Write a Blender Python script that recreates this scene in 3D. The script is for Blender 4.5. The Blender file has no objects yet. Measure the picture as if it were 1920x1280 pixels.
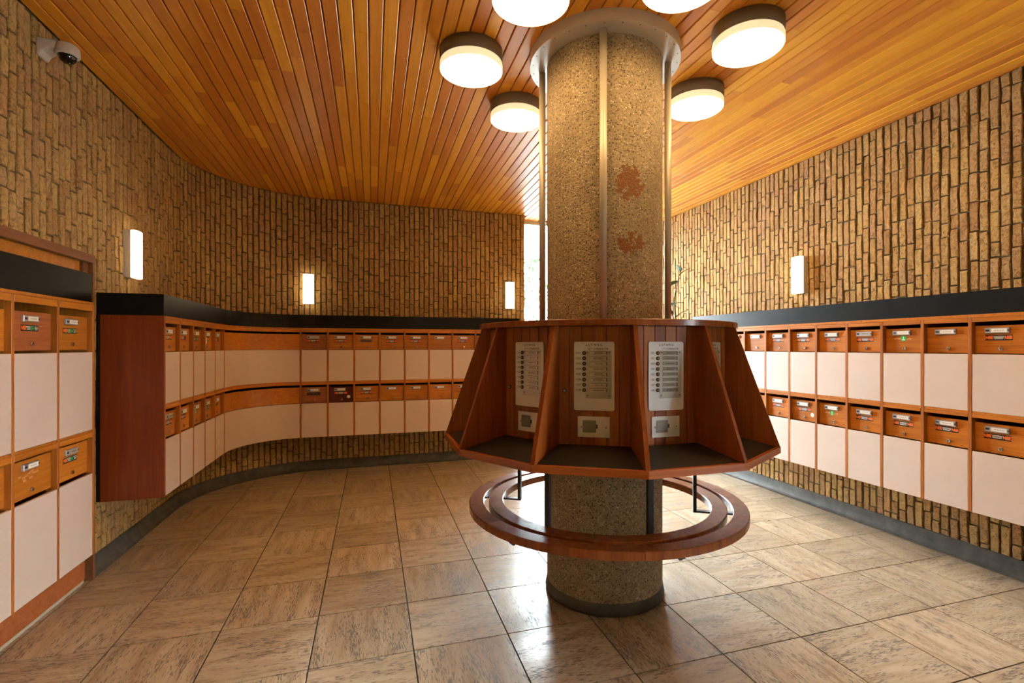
import bpy, bmesh, math, random
from mathutils import Vector, Matrix
random.seed(7)
rnd = random.random
PI = math.pi
SC = bpy.context.scene
COL = SC.collection

# ------------------------------------------------------------------ camera, sky, exposure
YAW = 0.30336
EYE = 1.5632
cam_d = bpy.data.cameras.new('camera')
cam_d.sensor_width = 36.0
cam_d.lens = 932.0 / 1920.0 * 36.0
cam_d.shift_x = -30.0 / 1920.0
cam_d.shift_y = 9.5 / 1920.0
cam_d.clip_start = 0.02
cam = bpy.data.objects.new('camera', cam_d)
COL.objects.link(cam)
cam.location = (0, 0, EYE)
cam.rotation_euler = (PI / 2, 0, -YAW)
SC.camera = cam

SKY = 60.0
world = bpy.data.worlds.new('sky')
SC.world = world
world.use_nodes = True
bg = world.node_tree.nodes['Background']
bg.inputs[0].default_value = (0.86, 0.93, 1.0, 1)
bg.inputs[1].default_value = SKY

vs = SC.view_settings
vs.view_transform = 'Standard'
vs.look = 'None'
vs.gamma = 1.0
vs.use_curve_mapping = False
vs.exposure = 0.15
LAMP = 22.0          # emission of the ceiling drum diffusers
WLAMP = 8.0          # emission of the wall lamps
LCOL = (1.0, 0.63, 0.27)

# ------------------------------------------------------------------ room dimensions (metres)
XL, XR, YB, YW, YF, ZC = -1.84, 4.17, 6.84, 7.16, -1.75, 3.45
RC = 1.28                                   # radius of the rounded corner
CCX, CCY = XL + RC, YB - RC
XE = 2.09                                   # end of the back wall
CX, CY = 1.442, 2.949                       # column axis

# ------------------------------------------------------------------ helpers
def link(o, parent=None):
    COL.objects.link(o)
    if parent is not None:
        o.parent = parent
    return o

class MB:
    """collects polygons, builds one mesh"""
    def __init__(self):
        self.v = []; self.f = []; self.m = []; self.s = []
    def add(self, vs, fs, m=0, smooth=False, M=None):
        b = len(self.v)
        for p in vs:
            p = Vector(p)
            self.v.append(M @ p if M is not None else p)
        for f in fs:
            self.f.append([b + i for i in f]); self.m.append(m); self.s.append(smooth)
        return self
    def box(self, x0, x1, y0, y1, z0, z1, m=0, M=None):
        vs = [(x0,y0,z0),(x1,y0,z0),(x1,y1,z0),(x0,y1,z0),(x0,y0,z1),(x1,y0,z1),(x1,y1,z1),(x0,y1,z1)]
        return self.add(vs, [(0,3,2,1),(4,5,6,7),(0,1,5,4),(1,2,6,5),(2,3,7,6),(3,0,4,7)], m, False, M)
    def fbox(self, x0, x1, yf, yb, z0, z1, c=0.003, m=0, M=None):
        """box whose front (-Y, at yf) edges are chamfered by c"""
        def ring(y, i): return [(x0+i,y,z0+i),(x1-i,y,z0+i),(x1-i,y,z1-i),(x0+i,y,z1-i)]
        vs = ring(yb, 0) + ring(yf + c, 0) + ring(yf, c)
        fs = [(0,3,2,1)]
        for r in (0, 4):
            for i in range(4):
                j = (i + 1) % 4
                fs.append((r+i, r+j, r+4+j, r+4+i))
        fs.append((8, 9, 10, 11))
        return self.add(vs, fs, m, False, M)
    def prism(self, pts, z0, z1, m=0, M=None, smooth=False):
        """counter-clockwise polygon in XY extruded along Z"""
        n = len(pts)
        vs = [(p[0], p[1], z0) for p in pts] + [(p[0], p[1], z1) for p in pts]
        self.add(vs, [tuple(range(n))[::-1], tuple(range(n, 2*n))], m, False, M)
        b = len(self.v) - 2*n
        for i in range(n):
            j = (i + 1) % n
            self.f.append([b+i, b+j, b+n+j, b+n+i]); self.m.append(m); self.s.append(smooth)
        return self
    def lathe(self, prof, n=32, m=0, smooth=True, M=None, a0=0.0, a1=2*PI):
        """prof: list of (r, z); revolved about Z"""
        full = abs(a1 - a0 - 2*PI) < 1e-6
        k = n if full else n + 1
        vs = []
        for i in range(k):
            a = a0 + (a1 - a0) * i / n
            for r, z in prof:
                vs.append((r*math.cos(a), r*math.sin(a), z))
        fs = []
        q = len(prof)
        for i in range(n):
            j = (i + 1) % k
            for p in range(q - 1):
                fs.append((i*q+p, j*q+p, j*q+p+1, i*q+p+1))
        return self.add(vs, fs, m, smooth, M)
    def tube(self, pts, rad, n=8, m=0, smooth=True):
        """round tube along a polyline; rad a number or a list"""
        P = [Vector(p) for p in pts]
        rs = rad if isinstance(rad, (list, tuple)) else [rad]*len(P)
        vs = []
        up = Vector((0.31, 0.17, 0.93))
        for i, p in enumerate(P):
            t = (P[min(i+1, len(P)-1)] - P[max(i-1, 0)]).normalized()
            a = t.cross(up)
            if a.length < 1e-3: a = t.cross(Vector((1, 0, 0)))
            a.normalize(); b = t.cross(a)
            for k in range(n):
                w = 2*PI*k/n
                vs.append(p + (a*math.cos(w) + b*math.sin(w))*rs[i])
        fs = []
        for i in range(len(P)-1):
            for k in range(n):
                l = (k+1) % n
                fs.append((i*n+k, i*n+l, (i+1)*n+l, (i+1)*n+k))
        fs.append(tuple(range(n))[::-1]); fs.append(tuple(range((len(P)-1)*n, len(P)*n)))
        return self.add(vs, fs, m, smooth)
    def mesh(self, name, mats):
        me = bpy.data.meshes.new(name)
        me.from_pydata([tuple(p) for p in self.v], [], self.f)
        for mt in (mats if isinstance(mats, (list, tuple)) else [mats]):
            me.materials.append(mt)
        me.polygons.foreach_set('material_index', self.m)
        me.polygons.foreach_set('use_smooth', self.s)
        me.update()
        return me
    def build(self, name, mats, parent=None, loc=None, rotz=0.0):
        return put(name, self.mesh(name, mats), parent, loc, rotz)

def put(name, me, parent=None, loc=None, rotz=0.0, scale=None):
    o = bpy.data.objects.new(name, me)
    if loc is not None: o.location = loc
    if rotz: o.rotation_euler = (0, 0, rotz)
    if scale is not None: o.scale = scale
    return link(o, parent)

def tag(o, label, cat, group=None):
    o['label'] = label; o['category'] = cat
    if group: o['group'] = group
    return o

def thing(name, label, cat, loc=(0, 0, 0), rotz=0.0, group=None):
    o = bpy.data.objects.new(name, None)
    o.empty_display_size = 0.05
    o.location = loc; o.rotation_euler = (0, 0, rotz)
    link(o)
    return tag(o, label, cat, group)

def struct(o):
    o['kind'] = 'structure'
    return o

def annulus(b, r0, r1, z0, z1, n=64, m=0, a0=0.0, a1=2*PI, M=None):
    b.lathe([(r1, z0), (r1, z1)], n, m, True, M, a0, a1)
    b.lathe([(r0, z1), (r0, z0)], n, m, True, M, a0, a1)
    b.lathe([(r1, z1), (r0, z1)], n, m, False, M, a0, a1)
    b.lathe([(r0, z0), (r1, z0)], n, m, False, M, a0, a1)
    if abs(a1 - a0 - 2*PI) > 1e-6:
        for a, fl in ((a0, False), (a1, True)):
            c, s = math.cos(a), math.sin(a)
            q = [(r0*c, r0*s, z0), (r1*c, r1*s, z0), (r1*c, r1*s, z1), (r0*c, r0*s, z1)]
            b.add(q, [(3, 2, 1, 0)] if fl else [(0, 1, 2, 3)], m, False, M)
    return b

# ------------------------------------------------------------------ materials
def new_mat(name):
    m = bpy.data.materials.new(name); m.use_nodes = True
    nt = m.node_tree
    return m, nt, nt.nodes['Principled BSDF']

def N(nt, typ, **kw):
    n = nt.nodes.new(typ)
    for k, v in kw.items():
        if k.startswith('i_'):
            key = k[2:]
            n.inputs[int(key) if key.isdigit() else key].default_value = v
        else:
            setattr(n, k, v)
    return n

def plain(name, col, rough=0.5, metal=0.0, spec=0.5):
    m, nt, p = new_mat(name)
    p.inputs['Base Color'].default_value = (*col, 1)
    p.inputs['Roughness'].default_value = rough
    p.inputs['Metallic'].default_value = metal
    p.inputs['Specular IOR Level'].default_value = spec
    return m

def ramp(nt, stops, interp='LINEAR'):
    r = nt.nodes.new('ShaderNodeValToRGB')
    r.color_ramp.interpolation = interp
    el = r.color_ramp.elements
    while len(el) < len(stops): el.new(0.5)
    for e, (pos, c) in zip(el, stops):
        e.position = pos
        e.color = (*c, 1) if len(c) == 3 else c
    return r

def coords(nt, scale, jitter=True):
    """object coordinates, moved at random for each object, then scaled"""
    tc = N(nt, 'ShaderNodeTexCoord')
    mp = N(nt, 'ShaderNodeMapping')
    mp.inputs['Scale'].default_value = scale
    src = tc.outputs['Object']
    if jitter:
        oi = N(nt, 'ShaderNodeObjectInfo')
        ml = N(nt, 'ShaderNodeMath', operation='MULTIPLY', i_1=37.0)
        nt.links.new(oi.outputs['Random'], ml.inputs[0])
        ad = N(nt, 'ShaderNodeVectorMath', operation='ADD')
        nt.links.new(src, ad.inputs[0]); nt.links.new(ml.outputs[0], ad.inputs[1])
        src = ad.outputs[0]
    nt.links.new(src, mp.inputs['Vector'])
    return mp.outputs['Vector']

def bump(nt, p, height, strength, dist):
    b = N(nt, 'ShaderNodeBump', i_Strength=strength, i_Distance=dist)
    nt.links.new(height, b.inputs['Height'])
    nt.links.new(b.outputs['Normal'], p.inputs['Normal'])

def wood(name, dark, mid, light, axis=2, rough=0.38, vary=0.35, coat=0.0, fine=1.0, hue=0.0):
    m, nt, p = new_mat(name)
    sc = [16.0*fine, 16.0*fine, 16.0*fine]; sc[axis] = 0.9*fine
    v = coords(nt, sc)
    n1 = N(nt, 'ShaderNodeTexNoise', i_Scale=2.2, i_Detail=5.0, i_Roughness=0.6, i_Distortion=0.6)
    nt.links.new(v, n1.inputs['Vector'])
    sc2 = [90.0*fine]*3; sc2[axis] = 2.5*fine
    v2 = coords(nt, sc2)
    n2 = N(nt, 'ShaderNodeTexNoise', i_Scale=1.6, i_Detail=3.0)
    nt.links.new(v2, n2.inputs['Vector'])
    mx = N(nt, 'ShaderNodeMix', data_type='FLOAT', i_0=0.35)
    nt.links.new(n1.outputs['Fac'], mx.inputs[2]); nt.links.new(n2.outputs['Fac'], mx.inputs[3])
    r = ramp(nt, [(0.3, dark), (0.5, mid), (0.68, light)])
    nt.links.new(mx.outputs[0], r.inputs['Fac'])
    oi = N(nt, 'ShaderNodeObjectInfo')
    mr = N(nt, 'ShaderNodeMapRange', i_3=1.0 - vary, i_4=1.0 + vary*0.7)
    nt.links.new(oi.outputs['Random'], mr.inputs[0])
    hs = N(nt, 'ShaderNodeHueSaturation')
    nt.links.new(mr.outputs[0], hs.inputs['Value'])
    mh = N(nt, 'ShaderNodeMapRange', i_3=0.5 - hue, i_4=0.5 + hue)
    nt.links.new(oi.outputs['Random'], mh.inputs[0]); nt.links.new(mh.outputs[0], hs.inputs['Hue'])
    nt.links.new(r.outputs['Color'], hs.inputs['Color'])
    nt.links.new(hs.outputs['Color'], p.inputs['Base Color'])
    p.inputs['Roughness'].default_value = rough
    p.inputs['Specular IOR Level'].default_value = 0.3
    p.inputs['Coat Weight'].default_value = coat
    p.inputs['Coat Roughness'].default_value = 0.25
    bump(nt, p, n2.outputs['Fac'], 0.12, 0.002)
    return m

def brick_material():
    m, nt, p = new_mat('buff_brick')
    geo = N(nt, 'ShaderNodeNewGeometry'); oi = N(nt, 'ShaderNodeObjectInfo')
    ad = N(nt, 'ShaderNodeMath', operation='ADD'); fr = N(nt, 'ShaderNodeMath', operation='FRACT')
    nt.links.new(geo.outputs['Random Per Island'], ad.inputs[0]); nt.links.new(oi.outputs['Random'], ad.inputs[1])
    nt.links.new(ad.outputs[0], fr.inputs[0])
    r = ramp(nt, [(0.0, (0.41, 0.225, 0.085)), (0.25, (0.52, 0.315, 0.11)), (0.5, (0.46, 0.26, 0.11)),
                  (0.75, (0.56, 0.36, 0.125)), (1.0, (0.44, 0.245, 0.12))])
    nt.links.new(fr.outputs[0], r.inputs['Fac'])
    v = coords(nt, (1, 1, 1))
    n1 = N(nt, 'ShaderNodeTexNoise', i_Scale=38.0, i_Detail=6.0, i_Roughness=0.65, i_Distortion=1.2)
    nt.links.new(v, n1.inputs['Vector'])
    rr = ramp(nt, [(0.3, (0.45, 0.42, 0.40)), (0.5, (0.95, 0.95, 0.93)), (0.72, (1.2, 1.2, 1.15))])
    nt.links.new(n1.outputs['Fac'], rr.inputs['Fac'])
    mx = N(nt, 'ShaderNodeMix', data_type='RGBA', blend_type='MULTIPLY'); mx.inputs[0].default_value = 1.0
    nt.links.new(r.outputs['Color'], mx.inputs[6]); nt.links.new(rr.outputs['Color'], mx.inputs[7])
    nt.links.new(mx.outputs[2], p.inputs['Base Color'])
    p.inputs['Roughness'].default_value = 0.85
    p.inputs['Specular IOR Level'].default_value = 0.2
    bump(nt, p, n1.outputs['Fac'], 1.0, 0.012)
    return m

def travertine():
    m, nt, p = new_mat('travertine')
    v = coords(nt, (1.6, 11.0, 11.0))
    n1 = N(nt, 'ShaderNodeTexNoise', i_Scale=1.7, i_Detail=5.0, i_Roughness=0.62, i_Distortion=0.2)
    nt.links.new(v, n1.inputs['Vector'])
    r = ramp(nt, [(0.25, (0.33, 0.245, 0.16)), (0.45, (0.48, 0.38, 0.265)), (0.6, (0.54, 0.44, 0.32)), (0.78, (0.61, 0.51, 0.385))])
    nt.links.new(n1.outputs['Fac'], r.inputs['Fac'])
    v2 = coords(nt, (12.0, 80.0, 80.0))
    n2 = N(nt, 'ShaderNodeTexNoise', i_Scale=2.1, i_Detail=3.0, i_Roughness=0.6, i_Distortion=0.25)
    nt.links.new(v2, n2.inputs['Vector'])
    v3 = coords(nt, (2.0, 8.0, 8.0))
    n3 = N(nt, 'ShaderNodeTexNoise', i_Scale=2.0, i_Detail=2.0)
    nt.links.new(v3, n3.inputs['Vector'])
    ad = N(nt, 'ShaderNodeMath', operation='MULTIPLY_ADD', i_1=0.42)
    nt.links.new(n3.outputs['Fac'], ad.inputs[0]); nt.links.new(n2.outputs['Fac'], ad.inputs[2])
    r2 = ramp(nt, [(0.752, (0, 0, 0)), (0.80, (1, 1, 1))])
    nt.links.new(ad.outputs[0], r2.inputs['Fac'])
    mx = N(nt, 'ShaderNodeMix', data_type='RGBA')
    mx.inputs[7].default_value = (0.075, 0.055, 0.04, 1)
    ml = N(nt, 'ShaderNodeMath', operation='MULTIPLY', i_1=0.8)
    nt.links.new(r2.outputs['Color'], ml.inputs[0])
    nt.links.new(ml.outputs[0], mx.inputs[0]); nt.links.new(r.outputs['Color'], mx.inputs[6])
    oi = N(nt, 'ShaderNodeObjectInfo')
    mr = N(nt, 'ShaderNodeMapRange', i_3=0.86, i_4=1.08)
    nt.links.new(oi.outputs['Random'], mr.inputs[0])
    hs = N(nt, 'ShaderNodeHueSaturation')
    nt.links.new(mr.outputs[0], hs.inputs['Value']); nt.links.new(mx.outputs[2], hs.inputs['Color'])
    nt.links.new(hs.outputs['Color'], p.inputs['Base Color'])
    rg = N(nt, 'ShaderNodeMapRange', i_3=0.2, i_4=0.55)
    nt.links.new(r2.outputs['Color'], rg.inputs[0]); nt.links.new(rg.outputs[0], p.inputs['Roughness'])
    p.inputs['Specular IOR Level'].default_value = 0.5
    bump(nt, p, n1.outputs['Fac'], 0.05, 0.004)
    return m

def aggregate():
    m, nt, p = new_mat('exposed_aggregate')
    v = coords(nt, (1, 1, 1), False)
    vo = N(nt, 'ShaderNodeTexVoronoi', i_Scale=105.0, i_Randomness=1.0)
    nt.links.new(v, vo.inputs['Vector'])
    sp = N(nt, 'ShaderNodeSeparateColor')
    nt.links.new(vo.outputs['Color'], sp.inputs[0])
    r = ramp(nt, [(0.0, (0.06, 0.045, 0.035)), (0.2, (0.13, 0.095, 0.055)), (0.34, (0.27, 0.20, 0.11)), (0.6, (0.37, 0.28, 0.155)),
                  (0.85, (0.44, 0.34, 0.20)), (0.98, (0.66, 0.56, 0.40))])
    nt.links.new(sp.outputs[0], r.inputs['Fac'])
    rd = ramp(nt, [(0.42, (0, 0, 0)), (0.56, (1, 1, 1))])
    nt.links.new(vo.outputs['Distance'], rd.inputs['Fac'])
    mx = N(nt, 'ShaderNodeMix', data_type='RGBA')
    mx.inputs[7].default_value = (0.34, 0.265, 0.165, 1)
    nt.links.new(rd.outputs['Color'], mx.inputs[0]); nt.links.new(r.outputs['Color'], mx.inputs[6])
    n1 = N(nt, 'ShaderNodeTexNoise', i_Scale=2.5, i_Detail=3.0)
    nt.links.new(v, n1.inputs['Vector'])
    r3 = ramp(nt, [(0.35, (0.82, 0.8, 0.76)), (0.65, (1.08, 1.08, 1.1))])
    nt.links.new(n1.outputs['Fac'], r3.inputs['Fac'])
    m2 = N(nt, 'ShaderNodeMix', data_type='RGBA', blend_type='MULTIPLY'); m2.inputs[0].default_value = 1.0
    nt.links.new(mx.outputs[2], m2.inputs[6]); nt.links.new(r3.outputs['Color'], m2.inputs[7])
    # two ragged rust-brown glue stains on the shaft, each with its own outline
    col = m2.outputs[2]
    tc = N(nt, 'ShaderNodeTexCoord')
    nz = N(nt, 'ShaderNodeTexNoise', i_Scale=34.0, i_Detail=4.0, i_Roughness=0.65)
    nt.links.new(v, nz.inputs['Vector'])
    for (ang, z, rx, rz, thr) in ((math.radians(-91.5), 2.515, 0.14, 0.15, 0.485), (math.radians(-90.0), 2.165, 0.16, 0.12, 0.565)):
        c = (0.37*math.cos(ang), 0.37*math.sin(ang), z)
        sb = N(nt, 'ShaderNodeVectorMath', operation='SUBTRACT'); sb.inputs[1].default_value = c
        nt.links.new(tc.outputs['Object'], sb.inputs[0])
        dv = N(nt, 'ShaderNodeVectorMath', operation='DIVIDE'); dv.inputs[1].default_value = (rx, rx, rz)
        nt.links.new(sb.outputs[0], dv.inputs[0])
        ln = N(nt, 'ShaderNodeVectorMath', operation='LENGTH'); nt.links.new(dv.outputs[0], ln.inputs[0])
        fall = N(nt, 'ShaderNodeMapRange', i_1=0.5, i_2=1.0, i_3=0.10, i_4=-0.35)
        nt.links.new(ln.outputs['Value'], fall.inputs[0])
        sm = N(nt, 'ShaderNodeMath', operation='ADD'); nt.links.new(fall.outputs[0], sm.inputs[0]); nt.links.new(nz.outputs['Fac'], sm.inputs[1])
        gt = N(nt, 'ShaderNodeMapRange', i_1=thr, i_2=thr + 0.03); nt.links.new(sm.outputs[0], gt.inputs[0])
        k = N(nt, 'ShaderNodeMath', operation='MULTIPLY', i_1=0.9); nt.links.new(gt.outputs[0], k.inputs[0])
        mm = N(nt, 'ShaderNodeMix', data_type='RGBA'); mm.inputs[7].default_value = (0.22, 0.075, 0.010, 1)
        nt.links.new(k.outputs[0], mm.inputs[0]); nt.links.new(col, mm.inputs[6])
        col = mm.outputs[2]
    nt.links.new(col, p.inputs['Base Color'])
    p.inputs['Roughness'].default_value = 0.7
    inv = N(nt, 'ShaderNodeMath', operation='SUBTRACT', i_0=1.0); nt.links.new(vo.outputs['Distance'], inv.inputs[1])
    bump(nt, p, inv.outputs[0], 0.6, 0.004)
    return m

def rough_stone(name, c0, c1, scale=6.0, rough=0.7, bs=0.15):
    m, nt, p = new_mat(name)
    v = coords(nt, (1, 1, 1))
    n1 = N(nt, 'ShaderNodeTexNoise', i_Scale=scale, i_Detail=6.0, i_Roughness=0.6)
    nt.links.new(v, n1.inputs['Vector'])
    r = ramp(nt, [(0.3, c0), (0.7, c1)])
    nt.links.new(n1.outputs['Fac'], r.inputs['Fac']); nt.links.new(r.outputs['Color'], p.inputs['Base Color'])
    p.inputs['Roughness'].default_value = rough
    bump(nt, p, n1.outputs['Fac'], bs, 0.004)
    return m

def emitter(name, col, strength):
    m, nt, p = new_mat(name)
    p.inputs['Base Color'].default_value = (0.8, 0.78, 0.72, 1)
    p.inputs['Emission Color'].default_value = (*col, 1)
    p.inputs['Emission Strength'].default_value = strength
    p.inputs['Roughness'].default_value = 0.35
    return m

def clear_glass():
    m, nt, p = new_mat('window_glass')
    tr = N(nt, 'ShaderNodeBsdfTransparent'); gl = N(nt, 'ShaderNodeBsdfGlossy', i_Roughness=0.02)
    tr.inputs[0].default_value = (0.93, 0.96, 0.95, 1)
    lw = N(nt, 'ShaderNodeFresnel', i_IOR=1.45)
    mx = N(nt, 'ShaderNodeMixShader')
    nt.links.new(lw.outputs[0], mx.inputs[0]); nt.links.new(tr.outputs[0], mx.inputs[1]); nt.links.new(gl.outputs[0], mx.inputs[2])
    nt.links.new(mx.outputs[0], nt.nodes['Material Output'].inputs['Surface'])
    return m

M_brick = brick_material()
M_mortar = rough_stone('mortar', (0.075, 0.058, 0.026), (0.14, 0.11, 0.052), 30.0, 0.95, 0.5)
M_cove = rough_stone('grey_cement_cove', (0.05, 0.045, 0.037), (0.105, 0.095, 0.08), 9.0, 0.5, 0.2)
M_cove.node_tree.nodes['Principled BSDF'].inputs['Specular IOR Level'].default_value = 0.22
M_trav = travertine()
M_grout = plain('dark_grout', (0.025, 0.02, 0.016), 0.9)
M_agg = aggregate()
M_ceil = wood('cedar_ceiling_board', (0.64, 0.225, 0.018), (0.73, 0.285, 0.025), (0.80, 0.345, 0.038), axis=1, rough=0.38, vary=0.22, hue=0.012)
M_gap = plain('dark_board_gap', (0.06, 0.025, 0.01), 0.9)
M_teak = wood('teak_orange', (0.34, 0.10, 0.010), (0.46, 0.15, 0.015), (0.56, 0.205, 0.025), axis=0, rough=0.33, vary=0.16, fine=1.0)
M_teak_v = wood('teak_upright', (0.28, 0.08, 0.010), (0.38, 0.12, 0.015), (0.48, 0.175, 0.026), axis=2, rough=0.4, vary=0.12)
M_teak_red = wood('teak_reddish', (0.24, 0.06, 0.018), (0.33, 0.095, 0.028), (0.41, 0.14, 0.045), axis=0, rough=0.33, vary=0.06)
M_teak_dark = wood('teak_dark', (0.065, 0.012, 0.006), (0.10, 0.018, 0.009), (0.13, 0.028, 0.012), axis=0, rough=0.3, vary=0.0)
M_mahog = wood('mahogany_panel', (0.14, 0.020, 0.004), (0.19, 0.030, 0.006), (0.235, 0.042, 0.008), axis=2, rough=0.42, vary=0.0, fine=0.7)
M_kplank = wood('kiosk_board', (0.20, 0.045, 0.007), (0.285, 0.072, 0.011), (0.36, 0.108, 0.018), axis=2, rough=0.34, vary=0.28, hue=0.006)
M_kwood = wood('kiosk_wood', (0.165, 0.033, 0.005), (0.235, 0.053, 0.008), (0.31, 0.082, 0.014), axis=2, rough=0.33, vary=0.10)
M_kedge = wood('kiosk_edge_wood', (0.23, 0.048, 0.008), (0.33, 0.078, 0.013), (0.42, 0.12, 0.022), axis=0, rough=0.3, vary=0.18)
M_bench = wood('bench_wood', (0.17, 0.038, 0.010), (0.25, 0.064, 0.015), (0.32, 0.095, 0.025), axis=2, rough=0.22, vary=0.16, fine=0.5)
M_lino = plain('black_linoleum', (0.022, 0.02, 0.018), 0.35)
M_black = rough_stone('black_lacquer', (0.005, 0.005, 0.005), (0.010, 0.009, 0.008), 8.0, 0.36, 0.03)
M_black.node_tree.nodes['Principled BSDF'].inputs['Specular IOR Level'].default_value = 0.14
M_white = rough_stone('cream_laminate', (0.665, 0.535, 0.465), (0.705, 0.57, 0.495), 3.0, 0.42, 0.01)
M_alu = rough_stone('brushed_aluminium', (0.55, 0.55, 0.54), (0.66, 0.66, 0.65), 20.0, 0.35, 0.05)
M_alu.node_tree.nodes['Principled BSDF'].inputs['Metallic'].default_value = 0.85
M_rod = plain('aluminium_tube', (0.56, 0.51, 0.42), 0.45, 0.35)
M_collar = plain('painted_collar', (0.62, 0.60, 0.57), 0.4, 0.3)
M_plate = rough_stone('grey_white_plate', (0.72, 0.73, 0.73), (0.77, 0.78, 0.78), 4.0, 0.36, 0.01)
M_ink = plain('engraved_ink', (0.02, 0.018, 0.016), 0.6)
M_card = plain('paper_card', (0.86, 0.85, 0.80), 0.7)
M_cardg = plain('grey_card', (0.42, 0.41, 0.38), 0.6)
M_holder = plain('holder_metal', (0.45, 0.45, 0.46), 0.35, 0.6)
M_brass = plain('brass_button', (0.60, 0.43, 0.18), 0.35, 0.8)
M_dark = plain('dark_bronze', (0.035, 0.026, 0.02), 0.4, 0.3)
M_screw = plain('screw_steel', (0.35, 0.32, 0.28), 0.35, 0.8)
M_lock = plain('lock_steel', (0.66, 0.63, 0.58), 0.25, 0.85)
M_sblack = plain('sticker_black', (0.012, 0.012, 0.012), 0.4)
M_sorange = plain('sticker_orange', (0.86, 0.17, 0.02), 0.5)
M_sgreen = plain('sticker_green', (0.02, 0.42, 0.06), 0.5)
M_sred = plain('sticker_red', (0.22, 0.01, 0.012), 0.5)
M_swhite = plain('sticker_white', (0.75, 0.73, 0.70), 0.6)
M_sbrown = plain('sticker_faded', (0.20, 0.115, 0.05), 0.6)
M_glue = plain('glue_residue', (0.62, 0.30, 0.11), 0.6)
M_steel = plain('black_steel', (0.015, 0.015, 0.016), 0.4, 0.2)
M_lampbase = plain('lamp_base_brown', (0.19, 0.15, 0.11), 0.5)
M_diff = emitter('lamp_diffuser', LCOL, LAMP)
M_dside = emitter('lamp_diffuser_side', (1.0, 0.80, 0.46), 0.75)
M_wdiff = emitter('wall_lamp_diffuser', (1.0, 0.80, 0.52), WLAMP)
M_wbase = plain('wall_lamp_base', (0.70, 0.66, 0.62), 0.45)
M_cam = plain('camera_white', (0.72, 0.70, 0.67), 0.4)
M_dome = plain('camera_dome', (0.01, 0.01, 0.012), 0.05, 0.0, 0.8)
M_glass = clear_glass()
M_frame = plain('window_frame_white', (0.72, 0.73, 0.74), 0.4)
M_trim = wood('brown_frame_wood', (0.13, 0.045, 0.016), (0.19, 0.068, 0.024), (0.25, 0.095, 0.032), axis=1, rough=0.4, vary=0.05)
M_leaf = plain('leaf_green', (0.03, 0.075, 0.016), 0.45)
M_stem = plain('plant_stem', (0.16, 0.11, 0.06), 0.7)
M_pot = rough_stone('terracotta', (0.32, 0.13, 0.07), (0.40, 0.17, 0.09), 12.0, 0.8, 0.1)
M_soil = plain('soil', (0.04, 0.03, 0.02), 0.95)
M_pave = rough_stone('outdoor_paving', (0.42, 0.42, 0.40), (0.52, 0.52, 0.50), 3.0, 0.85, 0.1)
M_threshold = rough_stone('worn_metal_strip', (0.40, 0.36, 0.28), (0.50, 0.46, 0.37), 15.0, 0.5, 0.1)

# ------------------------------------------------------------------ room shell
def inside_corner_y(x):
    """y of the back wall / rounded corner face at x"""
    if x >= CCX: return YB
    d = max(RC*RC - (x - CCX)**2, 0.0)
    return CCY + math.sqrt(d)

floor = struct(MB().box(XL - 0.5, XR + 0.3, YF - 0.3, YW + 0.05, -0.12, -0.004).build('floor', M_grout))
ceiling = struct(MB().box(XL - 0.3, XR + 0.3, YF - 0.3, YW + 0.05, ZC + 0.024, ZC + 0.16).build('ceiling', M_gap))

# travertine tiles, half a metre square, grain turned from tile to tile
TX, TY, TS = -1.297, 3.1167, 0.5
tile_cache = {}
def tile_mesh(w, d):
    key = (round(w, 3), round(d, 3))
    if key not in tile_cache:
        g = 0.0034; c = 0.0006
        b = MB()
        def ring(z, i): return [(-w/2+g+i, -d/2+g+i, z), (w/2-g-i, -d/2+g+i, z), (w/2-g-i, d/2-g-i, z), (-w/2+g+i, d/2-g-i, z)]
        vs = ring(-0.004, 0) + ring(-c, 0) + ring(0, c)
        fs = []
        for r in (0, 4):
            for i in range(4):
                j = (i+1) % 4
                fs.append((r+i, r+j, r+4+j, r+4+i))
        fs.append((8, 9, 10, 11))
        b.add(vs, fs)
        tile_cache[key] = b.mesh('floor_tile', M_trav)
    return tile_cache[key]
for i in range(-3, 13):
    for j in range(-12, 10):
        x0, x1 = max(TX + i*TS, XL), min(TX + (i+1)*TS, XR)
        y0, y1 = max(TY + j*TS, YF), min(TY + (j+1)*TS, YW if TX + (i+0.5)*TS > XE else YB)
        if x1 - x0 < 0.02 or y1 - y0 < 0.02: continue
        cx_, cy_ = (x0+x1)/2, (y0+y1)/2
        if (i + j) % 2 == 0:
            put('tile', tile_mesh(x1-x0, y1-y0), floor, (cx_, cy_, 0), PI*(rnd() < 0.5))
        else:
            put('tile', tile_mesh(y1-y0, x1-x0), floor, (cx_, cy_, 0), PI/2 + PI*(rnd() < 0.5))

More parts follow.
